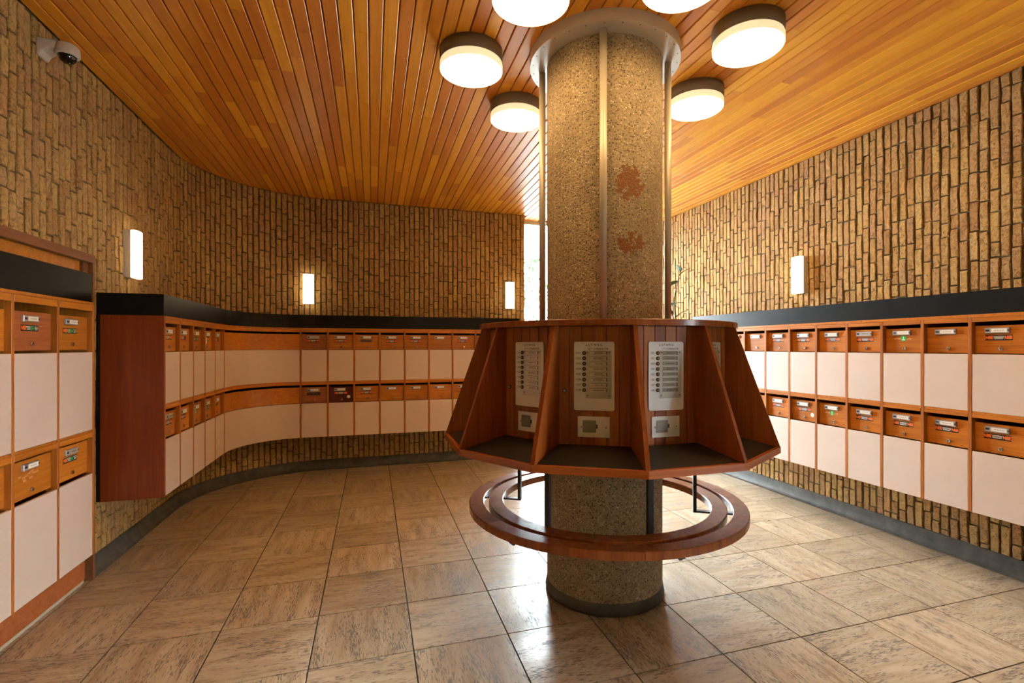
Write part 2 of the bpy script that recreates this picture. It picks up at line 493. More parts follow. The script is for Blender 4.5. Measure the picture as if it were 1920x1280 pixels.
# ceiling boards
plank_cache = {}
PW = 0.0827
def plank_mesh(L):
    key = round(L, 2)
    if key not in plank_cache:
        b = MB(); w = PW - 0.0058; c = 0.004; e = 0.0006; L = L - 0.0008
        def ring(z, ix, iy): return [(-w/2+ix, -L/2+iy, z), (w/2-ix, -L/2+iy, z), (w/2-ix, L/2-iy, z), (-w/2+ix, L/2-iy, z)]
        vs = ring(0.024, 0, 0) + ring(c, 0, 0) + ring(0, c, e)
        fs = []
        for r in (0, 4):
            for i in range(4):
                j = (i+1) % 4
                fs.append((r+j, r+i, r+4+i, r+4+j))
        fs.append((11, 10, 9, 8))
        b.add(vs, fs)
        plank_cache[key] = b.mesh('ceiling_board', M_ceil)
    return plank_cache[key]
prng = random.Random(11)
k = 0
x = XL + PW/2
while x < XR + PW/2:
    yend = YW if x > XE else inside_corner_y(x + PW/2) + 0.012
    yend = min(yend, YW)
    y = YF
    first = True
    while y < yend - 0.03:
        L = prng.choice((0.5, 0.7, 0.9, 1.2, 1.5, 1.9, 2.3, 2.8, 3.3))
        if first: L *= prng.uniform(0.4, 1.0) + 0.9; first = False
        L = round(L, 1)
        if y + L > yend - 0.25: L = yend - y
        xx = min(x, XR - PW/2 + 0.02)
        put('board', plank_mesh(L), ceiling, (xx, y + L/2, ZC), 0)
        y += L
    x += PW; k += 1

# --- brick walls -----------------------------------------------------------
BP = 0.0636                        # pitch of the brick columns
PROUD = 0.011
def wslab(name, pts):
    return struct(MB().prism(pts, 0.0, ZC + 0.03).build(name, M_mortar))
mo = PROUD                          # mortar face lies this far behind the brick face
NY0, NY1, NZ = 1.62, 4.045, 2.17           # niche that takes the tall cabinet
b = MB().box(XL-0.5, XL-mo, YF, NY0, 0, ZC+0.03).box(XL-0.5, XL-mo, NY1, CCY, 0, ZC+0.03).box(XL-0.5, XL-mo, NY0, NY1, NZ, ZC+0.03).box(XL-0.5, XL-0.44, NY0, NY1, 0, NZ)
wall_left = struct(b.build('wall_left', M_mortar))
arc_o = [(CCX + (RC+mo)*math.cos(a), CCY + (RC+mo)*math.sin(a)) for a in [PI - PI/2*i/24 for i in range(25)]]
wall_corner = wslab('wall_corner', [(XL-0.25, CCY)] + arc_o + [(CCX, YB+0.25), (XL-0.25, YB+0.25)])
wall_back = wslab('wall_back', [(CCX, YB+mo), (XE-mo, YB+mo), (XE-mo, YW+0.03), (CCX, YW+0.03)])
EY0, EY1, EZ = -1.5, 0.0, 2.2          # glazed entrance, unseen beside the viewer, added in the right wall for daylight
b = MB().box(XR+mo, XR+0.3, EY1, YW+0.05, 0, ZC+0.03).box(XR+mo, XR+0.3, YF, EY0, 0, ZC+0.03).box(XR+mo, XR+0.3, EY0, EY1, EZ, ZC+0.03)
wall_right = struct(b.build('wall_right', M_mortar))

def brick_geo(L, rng):
    """front-chamfered brick with ragged arrises; local x = width, z = length, front at -y; back at y=0"""
    w = BP - 0.0135; c = 0.004
    d = PROUD + rng.uniform(-0.005, 0.005)
    j = lambda a: rng.uniform(-a, a)
    ring0 = []
    for (px, pz) in ((-w/2, 0), (w/2, 0), (w/2, L/3), (w/2, 2*L/3), (w/2, L), (-w/2, L), (-w/2, 2*L/3), (-w/2, L/3)):
        ring0.append((px + j(0.0034), pz + j(0.003)))
    cz = L/2
    def off(p, i):
        return (p[0] - math.copysign(i, p[0]), p[1] - (math.copysign(i, p[1]-cz) if (p[1] < 0.02 or p[1] > L-0.02) else 0))
    vs = [(p[0], 0.0, p[1]) for p in ring0]
    vs += [(p[0], -d + c + j(0.001), p[1]) for p in ring0]
    vs += [(off(p, c + j(0.0015))[0], -d + j(0.0015), off(p, c)[1]) for p in ring0]
    fs = []
    for r in (0, 8):
        for i in range(8):
            k = (i+1) % 8
            fs.append((r+i, r+k, r+8+k, r+8+i))
    fs += [(16, 17, 18, 23), (23, 18, 19, 22), (22, 19, 20, 21)]
    return vs, fs
brng = random.Random(5)
LENS = (0.095, 0.15, 0.205)
BG = {L: [brick_geo(L, brng) for _ in range(7)] for L in LENS}
BM = {L: [MB().add(v, f).mesh('brick', M_brick) for v, f in BG[L]] for L in LENS}

def pix(p):
    """picture position and depth, used only to rank bricks by how large they show"""
    c, s = math.cos(YAW), math.sin(YAW)
    xc = c*p[0] - s*p[1]; yc = s*p[0] + c*p[1]
    if yc < 0.2: return None
    return 990 + 932*xc/yc, 649.5 - 932*(p[2]-EYE)/yc, yc

def lay_bricks(wall, columns, hidden):
    """columns: list of (x, y, rotz); hidden(x, y, z0, z1) true where something stands in front"""
    rng = random.Random(hash(wall.name) % 1000 if False else len(wall.name)*17)
    todo = []
    for (x, y, rz) in columns:
        z = 0.115 - rng.choice((0.0, 0.06, 0.11, 0.16))
        while z < ZC - 0.02:
            L = rng.choice((0.205, 0.205, 0.205, 0.205, 0.205, 0.095, 0.15))
            z0, z1 = z, z + L
            z += L + 0.0085
            if z1 < 0.14: continue
            sc = 1.0
            if z0 < 0.115: z0 = 0.115
            if z1 > ZC - 0.065: z1 = ZC - 0.006; z = ZC
            if z1 - z0 < 0.02: continue
            sc = (z1 - z0)/L
            if hidden(x, y, z0, z1): continue
            q = pix((x, y, (z0+z1)/2))
            size = 0
            if q and -40 < q[0] < 1960 and -40 < q[1] < 1320:
                nx, ny = math.sin(rz), -math.cos(rz)
                fac = abs(nx*x + ny*y)/max(math.hypot(x, y), 1e-6)
                size = (z1-z0)*fac/q[2]**2
            todo.append((size, x, y, z0, rz, L, sc, rng.randrange(7)))
    todo.sort(key=lambda t: -t[0])
    for (s, x, y, z0, rz, L, sc, vi) in todo[:300]:
        put('brick', BM[L][vi], wall, (x, y, z0), rz, (1, 1, sc))
    b = MB()
    for (s, x, y, z0, rz, L, sc, vi) in todo[300:]:
        M = Matrix.Translation((x, y, z0)) @ Matrix.Rotation(rz, 4, 'Z') @ Matrix.Diagonal((1, 1, sc, 1))
        v, f = BG[L][vi]
        b.add(v, f, 0, False, M)
    if b.v:
        o = b.build('remaining_bricks', M_brick, wall)
        o['kind'] = 'stuff'

BANK_Z0, BANK_ZT, FAS_ZT = 0.478, 1.785, 1.94
inb = lambda z0, z1: z0 > BANK_Z0 - 0.02 and z1 < FAS_ZT + 0.0
CAB_Y1 = 4.06                       # far end of the tall cabinet on the left wall
cols = []
y = YF + BP/2
while y < CCY: cols.append((XL - mo, y, PI/2)); y += BP
lay_bricks(wall_left, cols, lambda x, y, z0, z1: (y < CAB_Y1 - 0.02 and z1 < 2.13 and y > 1.6) or (y > 4.26 and inb(z0, z1)))
n = int(RC*PI/2/BP); cols = []
for i in range(n):
    a = PI - (i+0.5)*(PI/2)/n
    cols.append((CCX + (RC+mo)*math.cos(a), CCY + (RC+mo)*math.sin(a), a + PI + PI/2))
lay_bricks(wall_corner, cols, lambda x, y, z0, z1: inb(z0, z1))
n = int((XE-CCX)/BP); w_ = (XE-CCX)/n; cols = []
for i in range(n): cols.append((CCX + (i+0.5)*w_, YB + mo, 0.0))
for i in range(5): cols.append((XE - mo, YB + 0.035 + i*BP, PI/2))
lay_bricks(wall_back, cols, lambda x, y, z0, z1: x < 1.86 and inb(z0, z1))
cols = []
y = YF + BP/2
while y < YW: cols.append((XR + mo, y, -PI/2)); y += BP
lay_bricks(wall_right, cols, lambda x, y, z0, z1: (1.72 < y < 5.2 and inb(z0, z1)) or (EY0-0.03 < y < EY1+0.03 and z0 < EZ))

# wall behind the viewer
struct(MB().box(XL-0.25, XR+0.3, YF-0.25, YF, 0, ZC+0.03).build('wall_front', M_mortar))

# cement coves at the foot of the walls
def cove_prof(n=6):
    h, t = 0.125, 0.05
    pts = [(0.0, h)]
    for i in range(n+1):
        a = PI/2*i/n
        pts.append((0.012 + (t-0.012)*(1-math.cos(a))*1.0, 0.012 + (h-0.012)*(1-math.sin(a))))
    pts += [(t, 0.0), (0.0, 0.0)]
    return pts
def cove(name, path, parent=None):
    """path: (x, y, nx, ny) along the wall with inward normals"""
    prof = cove_prof(); q = len(prof); vs = []; fs = []
    for (x, y, nx, ny) in path:
        for t, z in prof: vs.append((x + nx*t, y + ny*t, z))
    for i in range(len(path)-1):
        for k in range(q):
            l = (k+1) % q
            fs.append((i*q+k, i*q+l, (i+1)*q+l, (i+1)*q+k))
    fs.append(tuple(range(q))); fs.append(tuple(range((len(path)-1)*q, len(path)*q))[::-1])
    return struct(MB().add(vs, fs, 0, False).build(name, M_cove))
path = [(XL, CAB_Y1 + 0.012, 1, 0), (XL, CCY, 1, 0)]
for i in range(1, 24):
    a = PI - PI/2*i/24
    path.append((CCX + RC*math.cos(a), CCY + RC*math.sin(a), -math.cos(a), -math.sin(a)))
path += [(CCX, YB, 0, -1), (XE, YB, 0, -1)]
cove('baseboard_left', path)
cove('baseboard_right', [(XR, YW, -1, 0), (XR, EY1, -1, 0)])

# glazing at the far right corner
w1 = struct(bpy.data.objects.new('window_1', None)); link(w1)
fw = 0.045
b = MB().box(XE, XR, YW-0.03, YW+0.03, ZC-0.05, ZC); b.build('frame_head', M_frame, w1)
MB().box(XE, XR, YW-0.03, YW+0.03, 0.0, 0.05).build('frame_sill', M_frame, w1)
for fx in (XE + 0.86, XE + 1.62):
    MB().box(fx-fw/2, fx+fw/2, YW-0.03, YW+0.03, 0.05, ZC-0.05).build('mullion', M_frame, w1)
for x0, x1 in ((XE, XE+0.86-fw/2), (XE+0.86+fw/2, XE+1.62-fw/2), (XE+1.62+fw/2, XR)):
    MB().box(x0+0.001, x1-0.001, YW-0.004, YW+0.004, 0.051, ZC-0.051).build('pane', M_glass, w1)
w2 = struct(bpy.data.objects.new('window_2', None)); link(w2)  # glazing of the added, unseen entrance that lets in daylight
WX = XR + 0.15
MB().box(WX-0.03, WX+0.03, EY0, EY1, EZ-0.06, EZ).build('frame_head', M_frame, w2)
MB().box(WX-0.03, WX+0.03, EY0, EY1, 0, 0.06).build('frame_sill', M_frame, w2)
for i in range(3):
    fy = EY0 + 0.03 + i*(EY1-EY0-0.06)/2
    MB().box(WX-0.03, WX+0.03, fy-0.03, fy+0.03, 0.06, EZ-0.06).build('mullion', M_frame, w2)
for i in range(2):
    y0 = EY0 + 0.06 + i*(EY1-EY0-0.06)/2; y1 = y0 + (EY1-EY0-0.06)/2 - 0.06
    MB().box(WX-0.004, WX+0.004, y0+0.001, y1-0.001, 0.061, EZ-0.061).build('pane', M_glass, w2)

struct(MB().box(-14, 18, YW+0.06, 24, -0.14, -0.05).build('ground_back', M_pave))
struct(MB().box(XR+0.31, 18, -14, YW+0.06, -0.14, -0.05).build('ground_right', M_pave))

# ------------------------------------------------------------------ lettering
glyphs = {}
def text_geo(body, size, bold=0.0, space=1.0):
    key = (body, size, bold, space)
    if key in glyphs: return glyphs[key]
    cu = bpy.data.curves.new('t', 'FONT')
    cu.body = body; cu.size = size; cu.align_x = 'CENTER'; cu.align_y = 'CENTER'
    cu.space_character = space; cu.resolution_u = 2; cu.offset = bold; cu.fill_mode = 'FRONT'
    ob = bpy.data.objects.new('t', cu); COL.objects.link(ob)
    dg = bpy.context.evaluated_depsgraph_get()
    me = ob.evaluated_get(dg).to_mesh()
    v = [tuple(p.co) for p in me.vertices]; f = [tuple(p.vertices) for p in me.polygons]
    ob.evaluated_get(dg).to_mesh_clear()
    bpy.data.objects.remove(ob); bpy.data.curves.remove(cu)
    glyphs[key] = (v, f)
    return glyphs[key]
def add_text(b, body, size, u, v, n, m=0, bold=0.0, sx=1.0, space=1.0):
    """lettering on a face that looks along -Y: u right, v up, n outwards"""
    tv, tf = text_geo(body, size, bold, space)
    b.add([(u + p[0]*sx, -n, v + p[1]) for p in tv], tf, m)

# ------------------------------------------------------------------ letterboxes
def disc(b, u, v, r, n0, n1, m=0, k=14):
    M = Matrix.Translation((u, 0, v)) @ Matrix.Rotation(PI/2, 4, 'X')
    b.lathe([(0, n0), (r, n0), (r, n1 - 0.2*r*0.3), (r*0.92, n1), (0, n1)], k, m, False, M)
def holder_mesh(kind):
    b = MB(); w, h, t = 0.132, 0.036, 0.013
    b.fbox(-w/2, w/2, -t, 0, -h/2, h/2, 0.002, 0)
    g = 1 if kind == 'white' else 2
    b.box(-w/2+0.036, w/2-0.012, -t-0.0006, -t+0.0003, -h/2+0.006, h/2-0.006, g)
    b.box(-w/2+0.007, -w/2+0.028, -t-0.0006, -t+0.0003, -0.006, 0.006, 3)
    for i in range(4):
        b.box(-0.012+i*0.014, -0.002+i*0.014, -t-0.001, -t, -0.002, 0.002, 2 if kind == 'white' else 3)
    b.box(w/2-0.008, w/2-0.001, -t-0.0008, -t, -0.005, 0.005, 3)
    return b.mesh('name_holder', [M_holder, M_card, M_cardg, M_ink])
HOLD = {k: holder_mesh(k) for k in ('white', 'grey')}
def lock_mesh():
    b = MB()
    disc(b, 0, 0, 0.0125, 0.0, 0.009, 0, 16)
    b.box(-0.0015, 0.0015, -0.0098, -0.008, -0.006, 0.006, 1)
    return b.mesh('lock', [M_lock, M_ink])
LOCK = lock_mesh()
def sticker_mesh(kind):
    b = MB(); w, h = 0.146, 0.034
    mats = [M_sblack, M_sorange, M_sgreen, M_swhite, M_sred, M_sbrown, M_glue, M_card]
    def lines(u0, u1, m=3, rows=3):
        for r in range(rows):
            v = 0.008 - r*0.0075
            b.box(u0 + 0.002*r, u1 - 0.002*r, -0.0013, -0.0005, v-0.0018, v+0.0018, m)
    if kind in ('nee_nee', 'nee_ja', 'nee_oval'):
        b.box(-w/2, w/2, -0.001, 0, -h/2, h/2, 0)
        if kind == 'nee_ja':
            add_text(b, 'NEE', 0.027, -0.051, 0, 0.0014, 1, 0.0016, 0.85); lines(-0.029, 0.008)
            add_text(b, 'JA', 0.028, 0.022, 0, 0.0014, 2, 0.0016, 0.85); lines(0.039, 0.070)
        else:
            add_text(b, 'NEE', 0.027, -0.051, 0, 0.0014, 1, 0.0016, 0.85)
            add_text(b, 'NEE', 0.027, 0.051, 0, 0.0014, 1, 0.0016, 0.85); lines(-0.028, 0.028)
        if kind == 'nee_oval':
            M = Matrix.Diagonal((0.55, 1, 1.6, 1))
            b2 = MB(); disc(b2, 0, 0, 0.019, 0.0, 0.0024, 3, 18)
            b.add([(p.x*0.6, p.y, p.z*1.7 - 0.012) for p in b2.v], b2.f, 3)
    elif kind == 'green':
        disc(b, 0, 0, 0.022, 0, 0.0012, 2, 20)
        b.box(-0.003, 0.003, -0.0018, 0, -0.004, 0.013, 3); b.box(-0.011, 0.011, -0.0018, 0, -0.013, -0.008, 3)
        for i in range(5): b.box(-0.07+i*0.011, -0.06+i*0.011, -0.0004, 0, -0.008+0.002*(i % 3), 0.002+0.003*(i % 2), 6)
        for i in range(4): b.box(0.026+i*0.009, 0.033+i*0.009, -0.0004, 0, -0.009+0.003*(i % 2), -0.001+0.002*(i % 3), 6)
    elif kind in ('red', 'darkred'):
        b.box(-w/2, w/2, -0.001, 0, -h/2, h/2, 4 if kind == 'red' else 0)
        if kind == 'red': lines(-0.03, 0.03, 3); b.box(-0.062, -0.04, -0.0013, 0, -0.006, 0.006, 0); b.box(0.04, 0.062, -0.0013, 0, -0.006, 0.006, 0)
        else:
            for u in (-0.055, 0.022): b.box(u, u+0.026, -0.0013, 0, -0.007, 0.007, 4)
            lines(-0.02, 0.01, 5, 2)
    elif kind == 'faded':
        disc(b, -0.058, 0, 0.015, 0, 0.001, 5, 14); disc(b, 0.058, 0, 0.015, 0, 0.001, 5, 14)
        b.box(-0.058, 0.058, -0.001, 0, -0.015, 0.015, 5)
        for i in range(6): b.box(-0.05+i*0.017, -0.038+i*0.017, -0.0014, 0, -0.006, 0.006, 0)
    elif kind == 'residue':
        r = random.Random(3)
        for i in range(16):
            u = -0.075 + 0.15*r.random(); v = -0.022 + 0.044*r.random() + (u*0.12)
            b.box(u-0.012, u+0.012, -0.0004 - 0.00002*i, 0, v-0.004, v+0.004, 6)
    elif kind == 'round':
        disc(b, 0, 0, 0.019, 0, 0.0016, 7, 18); disc(b, 0, 0, 0.009, 0.0, 0.002, 3, 12)
    return b.mesh('sticker', mats)
STK = {k: sticker_mesh(k) for k in ('nee_nee', 'nee_ja', 'nee_oval', 'green', 'red', 'darkred', 'faded', 'residue', 'round')}
STXT = {'nee_nee': 'orange NEE NEE sticker', 'nee_ja': 'NEE JA sticker', 'nee_oval': 'NEE sticker under white oval',
        'green': 'round green sticker', 'red': 'dark red sticker', 'darkred': 'black and red sticker', 'faded': 'faded brown sticker',
        'residue': 'torn sticker residue', None: 'no sticker'}
part_cache = {}
def cached(key, fn):
    if key not in part_cache: part_cache[key] = fn()
    return part_cache[key]

def letterbox(loc, rotz, W, lev, sticker, label, group, tone=0, hold='white', dot=False):
    """lev = (z_lip_top, z_slot_top, z_door_top, z_door_bottom, z_panel_top, z_panel_bottom), loc on the front plane at floor level"""
    zl, zs, zd0, zd1, zp0, zp1 = lev
    t = thing('letterbox', label, 'letterbox', (loc[0], loc[1], zp1), rotz, group)
    z0 = zp1
    hw = W/2 - 0.0115
    lip = cached(('lip', W, lev), lambda: MB().fbox(-hw, hw, -0.0, 0.022, zs-z0, zl-z0, 0.002).mesh('lip', M_teak))
    put('lip', lip, t)
    pan = cached(('panel', W, lev), lambda: MB().fbox(-hw, hw, 0.001, 0.016, 0.0, zp0-z0, 0.0015).mesh('lower_panel', M_white))
    put('lower_panel', pan, t)
    mt = (M_teak, M_teak_red, M_teak_dark)[tone]
    dm = cached(('door', W, lev, tone), lambda: MB().fbox(-hw, hw, 0.030, 0.046, zd1-z0, zd0-z0, 0.002).mesh('door', mt))
    d = put('door', dm, t)
    H = zd0 - zd1
    put('name_holder', HOLD[hold], d, (-0.012, 0.030, zd0 - z0 - 0.18*H))
    if sticker: put('sticker', STK[sticker], d, (-0.010 + random.uniform(-0.008, 0.008), 0.030, zd0 - z0 - (0.42 + random.uniform(-0.02, 0.02))*H))
    put('lock', LOCK, d, (0.006, 0.030, zd0 - z0 - 0.82*H))
    if dot: put('round_sticker', STK['round'], d, (0.085, 0.030, zd0 - z0 - 0.66*H))
    return t

ROW_U = (1.765, 1.735, 1.709, 1.527, 1.523, 1.146)
ROW_L = (1.128, 1.105, 1.076, 0.888, 0.884, 0.480)
def shifted(row, dz): return tuple(z + dz for z in row)

def bank_board(parent, path_pts, name, mat, z0, z1, off0, off1):
    """board that follows the front line (list of x, y, nx, ny outwards), between two distances behind it"""
    vs = []; fs = []
    for (x, y, nx, ny) in path_pts:
        for o, z in ((off0, z0), (off0, z1), (off1, z1), (off1, z0)):
            vs.append((x - nx*o, y - ny*o, z))
    for i in range(len(path_pts)-1):
        for k in range(4):
            l = (k+1) % 4
            fs.append((i*4+k, i*4+l, (i+1)*4+l, (i+1)*4+k))
    fs.append((0, 1, 2, 3)[::-1]); e = (len(path_pts)-1)*4; fs.append((e, e+1, e+2, e+3))
    b = MB().add(vs, fs)
    o = b.build(name, mat, parent)
    bm = bmesh.new(); bm.from_mesh(o.data); bmesh.ops.recalc_face_normals(bm, faces=bm.faces); bm.to_mesh(o.data); bm.free()
    return o

DEP = 0.385
# ---- bank that runs along the left wall, round the corner and along the back wall
PB = 0.3015
LY0 = 4.223; LYN = LY0 + 5*PB                # left run
BX0 = -0.814; BXN = BX0 + 9*0.3008           # back run
FXL, FYB = -1.433, 6.433
bank = thing('letterbox_bank', 'long teak letterbox bank curving round the left corner under a black fascia', 'letterbox bank', (FXL, LY0, 0))
bank_w = bank.location.copy()
def rel(o, root): o.location = (-root.location.x, -root.location.y, -root.location.z); return o
arc = []
for i in range(0, 25):
    a = PI - PI/2*i/24
    ex, ey = (BX0 - FXL), (FYB - LYN)
    px, py = BX0 + ex*math.cos(a), LYN + ey*math.sin(a)
    nx, ny = math.cos(a)/ex, math.sin(a)/ey
    l = math.hypot(nx, ny)
    arc.append((px, py, -nx/l, -ny/l))
full = [(FXL, LY0, 1, 0)] + arc + [(BXN, FYB, 0, -1)]
rel(bank_board(bank, full, 'top_rail', M_teak, 1.766, BANK_ZT, 0.0, DEP), bank)
rel(bank_board(bank, full, 'fascia', M_black, BANK_ZT + 0.0005, FAS_ZT, 0.0, 0.012), bank)
rel(bank_board(bank, full, 'dust_cover', M_black, FAS_ZT - 0.012, FAS_ZT - 0.002, 0.0125, DEP), bank)
rel(bank_board(bank, full, 'middle_shelf', M_teak, 1.1285, 1.1455, 0.004, DEP), bank)
rel(bank_board(bank, full, 'bottom_board', M_teak, 0.482, 0.498, 0.018, DEP), bank)
rel(bank_board(bank, full, 'back_board', M_dark, 0.482, 1.78, DEP - 0.012, DEP - 0.002), bank)
rel(MB().box(XL+0.001, XL+0.028, LY0-0.022, LY0-0.012, 0.48, BANK_ZT).build('shadow_strip', M_black, bank), bank)  # black strip drawn for the shadow gap between wall and end panel
ep = MB().box(XL+0.0285, FXL, LY0-0.024, LY0-0.0105, 0.478, BANK_ZT).build('end_panel', M_mahog, bank); rel(ep, bank)
ep['label'] = 'dark red mahogany end panel'
rel(MB().box(FXL-0.4, FXL, LY0-0.024, LY0-0.0005, BANK_ZT+0.0005, FAS_ZT).build('fascia_end', M_black, bank), bank)
div_me = MB().fbox(-0.0105, 0.0105, 0.0, DEP-0.015, 0.48, 1.7655, 0.0015).mesh('divider', M_teak_v)
for k in range(6):
    o = rel(put('divider', div_me, bank), bank); o.location += Vector((FXL, LY0 + k*PB, 0)); o.rotation_euler = (0, 0, PI/2)
for k in range(10): rel(put('divider', div_me, bank), bank).location += Vector((BX0 + k*0.3008, FYB, 0))
inner = arc
def arc_trim(g):
    """the curved front line without its first and last bit, where the dividers stand"""
    p = list(arc)
    a, b_ = p[0], p[-1]
    return [(a[0], a[1] + g, a[2], a[3])] + p[1:-1] + [(b_[0] - g, b_[1], b_[2], b_[3])]
at_ = arc_trim(0.0115)
for (row, nm) in ((ROW_U, 'upper'), (ROW_L, 'lower')):
    rel(bank_board(bank, at_, 'curved_lip', M_teak, row[1], row[0], 0.0, 0.022), bank)
    rel(bank_board(bank, at_, 'curved_front', M_teak, row[3], row[2], 0.012, 0.028), bank)
    o = rel(bank_board(bank, at_, 'curved_panel', M_white, row[5], row[4], 0.001, 0.016), bank)
ORD = ['first', 'second', 'third', 'fourth', 'fifth', 'sixth', 'seventh', 'eighth', 'ninth', 'tenth', 'eleventh', 'twelfth']
L_ST = (('nee_nee', 'red', 'nee_ja', 'nee_oval', 'red'), ('nee_nee', 'nee_nee', 'green', 'nee_ja', 'faded'))
for r, row in enumerate((ROW_U, ROW_L)):
    for k in range(5):
        st = L_ST[r][k]
        letterbox((FXL, LY0 + (k+0.5)*PB), PI/2, PB, row, st,
                  '%s-row letterbox on left wall, %s from red end panel, %s' % (('upper', 'lower')[r], ORD[k], STXT[st]),
                  'letterboxes of the left run', 0, 'grey' if (r, k) == (1, 0) else 'white')
B_ST = (('nee_nee', 'nee_nee', 'faded', 'nee_nee', 'nee_nee', None, 'nee_nee', 'nee_nee', None), ('darkred', 'nee_nee', 'nee_nee', None, None, None, 'nee_nee', None, 'nee_nee'))
for r, row in enumerate((ROW_U, ROW_L)):
    for k in range(9):
        st = B_ST[r][k]
        lab = '%s-row letterbox on back wall, %s after the curved corner, %s' % (('upper', 'lower')[r], ORD[k], STXT[st])
        if (r, k) == (1, 1): lab = 'dark brown lower-row letterbox with round white dot, second after the curved corner'
        letterbox((BX0 + (k+0.5)*0.3008, FYB), 0.0, 0.3008, row, st, lab, 'letterboxes of the back run',
                  2 if (r, k) == (1, 1) else (1 if (r, k) in ((0, 0), (1, 0)) else 0), 'grey' if (r, k) == (0, 0) else 'white', (r, k) == (1, 1))

# ---- bank on the right wall
FXR = 3.78; PR = 0.2996; RY0 = 2.27 - 2*PR; RN = 12; RYN = RY0 + RN*PR
rb = thing('letterbox_bank', 'straight teak letterbox bank on the right brick wall under a black fascia', 'letterbox bank', (FXR, RY0, 0))
RDZ = -0.010
line = [(FXR, RYN, -1, 0), (FXR, RY0, -1, 0)]
RD = XR - FXR - 0.012
rel(bank_board(rb, line, 'top_rail', M_teak, 1.766+RDZ, BANK_ZT+RDZ, 0.0, RD), rb)
rel(bank_board(rb, line, 'fascia', M_black, BANK_ZT+0.0005+RDZ, FAS_ZT-0.012, 0.0, 0.012), rb)
rel(bank_board(rb, line, 'dust_cover', M_black, FAS_ZT-0.024, FAS_ZT-0.014, 0.0125, RD), rb)
rel(bank_board(rb, line, 'middle_shelf', M_teak, 1.1285+RDZ, 1.1455+RDZ, 0.004, RD), rb)
rel(bank_board(rb, line, 'bottom_board', M_teak, 0.482+RDZ, 0.498+RDZ, 0.018, RD), rb)
rel(bank_board(rb, line, 'back_board', M_dark, 0.482+RDZ, 1.78+RDZ, RD-0.012, RD-0.002), rb)
for yy in (RY0 - 0.0245, RYN + 0.011):
    rel(MB().box(FXR, XR-0.012, yy, yy+0.0135, 0.478+RDZ, BANK_ZT+RDZ).build('end_panel', M_mahog, rb), rb)
    rel(MB().box(FXR, XR-0.012, yy, yy+0.0135, BANK_ZT+0.0005+RDZ, FAS_ZT-0.012).build('fascia_end', M_black, rb), rb)
div_r = MB().fbox(-0.0105, 0.0105, 0.0, RD-0.015, 0.48+RDZ, 1.7655+RDZ, 0.0015).mesh('divider', M_teak_v)
for k in range(RN+1):
    o = rel(put('divider', div_r, rb), rb); o.location += Vector((FXR, RY0 + k*PR, 0)); o.rotation_euler = (0, 0, -PI/2)
R_ST = (('nee_nee', 'nee_nee', None, 'green', 'nee_nee', 'nee_nee', 'nee_nee', 'nee_nee', None, 'nee_nee', None, 'nee_nee'),
        (None, 'nee_nee', 'nee_nee', 'nee_nee', 'nee_nee', 'green', 'nee_nee', 'nee_nee', None, 'nee_nee', None, 'nee_nee'))
for r, row in enumerate((shifted(ROW_U, RDZ), shifted(ROW_L, RDZ))):
    for k in range(RN):
        st = R_ST[r][k]
        lab = '%s-row letterbox on right wall, %s from the near end, %s' % (('upper', 'lower')[r], ORD[k], STXT[st])
        letterbox((FXR, RY0 + (k+0.5)*PR), -PI/2, PR, row, st, lab, 'letterboxes of the right run', 0,
                  'grey' if (r, k) == (0, 4) else 'white', (r, k) == (1, 6))

# ---- tall cabinet let into the left wall
CW = 0.389; CFX = -1.775; CN = 6; CY1 = 4.03; CY0 = CY1 - CN*CW
cab = thing('letterbox_cabinet', 'tall floor-standing teak letterbox cabinet at the left edge below a black board', 'cabinet', (CFX, CY0, 0))
cl = [(CFX, CY0, 1, 0), (CFX, CY1, 1, 0)]
cd = CFX - XL - 0.012 + 0.0
CD = 0.385
rel(bank_board(cab, cl, 'top_rail', M_teak, 1.838, 1.856, 0.0, CD), cab)
rel(bank_board(cab, [(CFX, CY0, 1, 0), (CFX, CY1-0.028, 1, 0)], 'black_board', M_black, 1.8565, 2.043, 0.0, 0.02), cab)
rel(bank_board(cab, cl, 'middle_shelf', M_teak, 0.9955, 1.0115, 0.004, CD), cab)
rel(bank_board(cab, [(CFX-0.03, CY0, 1, 0), (CFX-0.03, CY1-0.04, 1, 0)], 'plinth', M_teak_red, 0.035, 0.184, 0.0, 0.02), cab)
rel(bank_board(cab, cl, 'back_board', M_dark, 0.186, 1.837, CD-0.004, CD), cab)
div_c = MB().fbox(-0.011, 0.011, 0.0, CD-0.005, 0.178, 1.8375, 0.0015).mesh('divider', M_teak_v)
for k in range(CN+1):
    o = rel(put('divider', div_c, cab), cab); o.location += Vector((CFX, CY0 + k*CW, 0)); o.rotation_euler = (0, 0, PI/2)
CU = (1.837, 1.798, 1.755, 1.54, 1.526, 1.013)
CL = (0.995, 0.962, 0.945, 0.735, 0.722, 0.18)
C_ST = (('nee_nee', None, 'nee_nee', 'nee_ja', 'nee_ja', 'nee_ja'), (None, 'nee_nee', None, 'nee_nee', 'residue', 'nee_ja'))
for r, row in enumerate((CU, CL)):
    for k in range(CN):
        st = C_ST[r][k]
        letterbox((CFX, CY0 + (k+0.5)*CW), PI/2, CW, row, st,
                  '%s-row letterbox in tall cabinet, %s from far end, %s' % (('upper', 'lower')[r], ORD[CN-1-k], STXT[st]),
                  'letterboxes of the tall cabinet', 1 if (r, k) == (0, 4) else 0, 'grey' if (r, k) == (1, 5) else 'white')
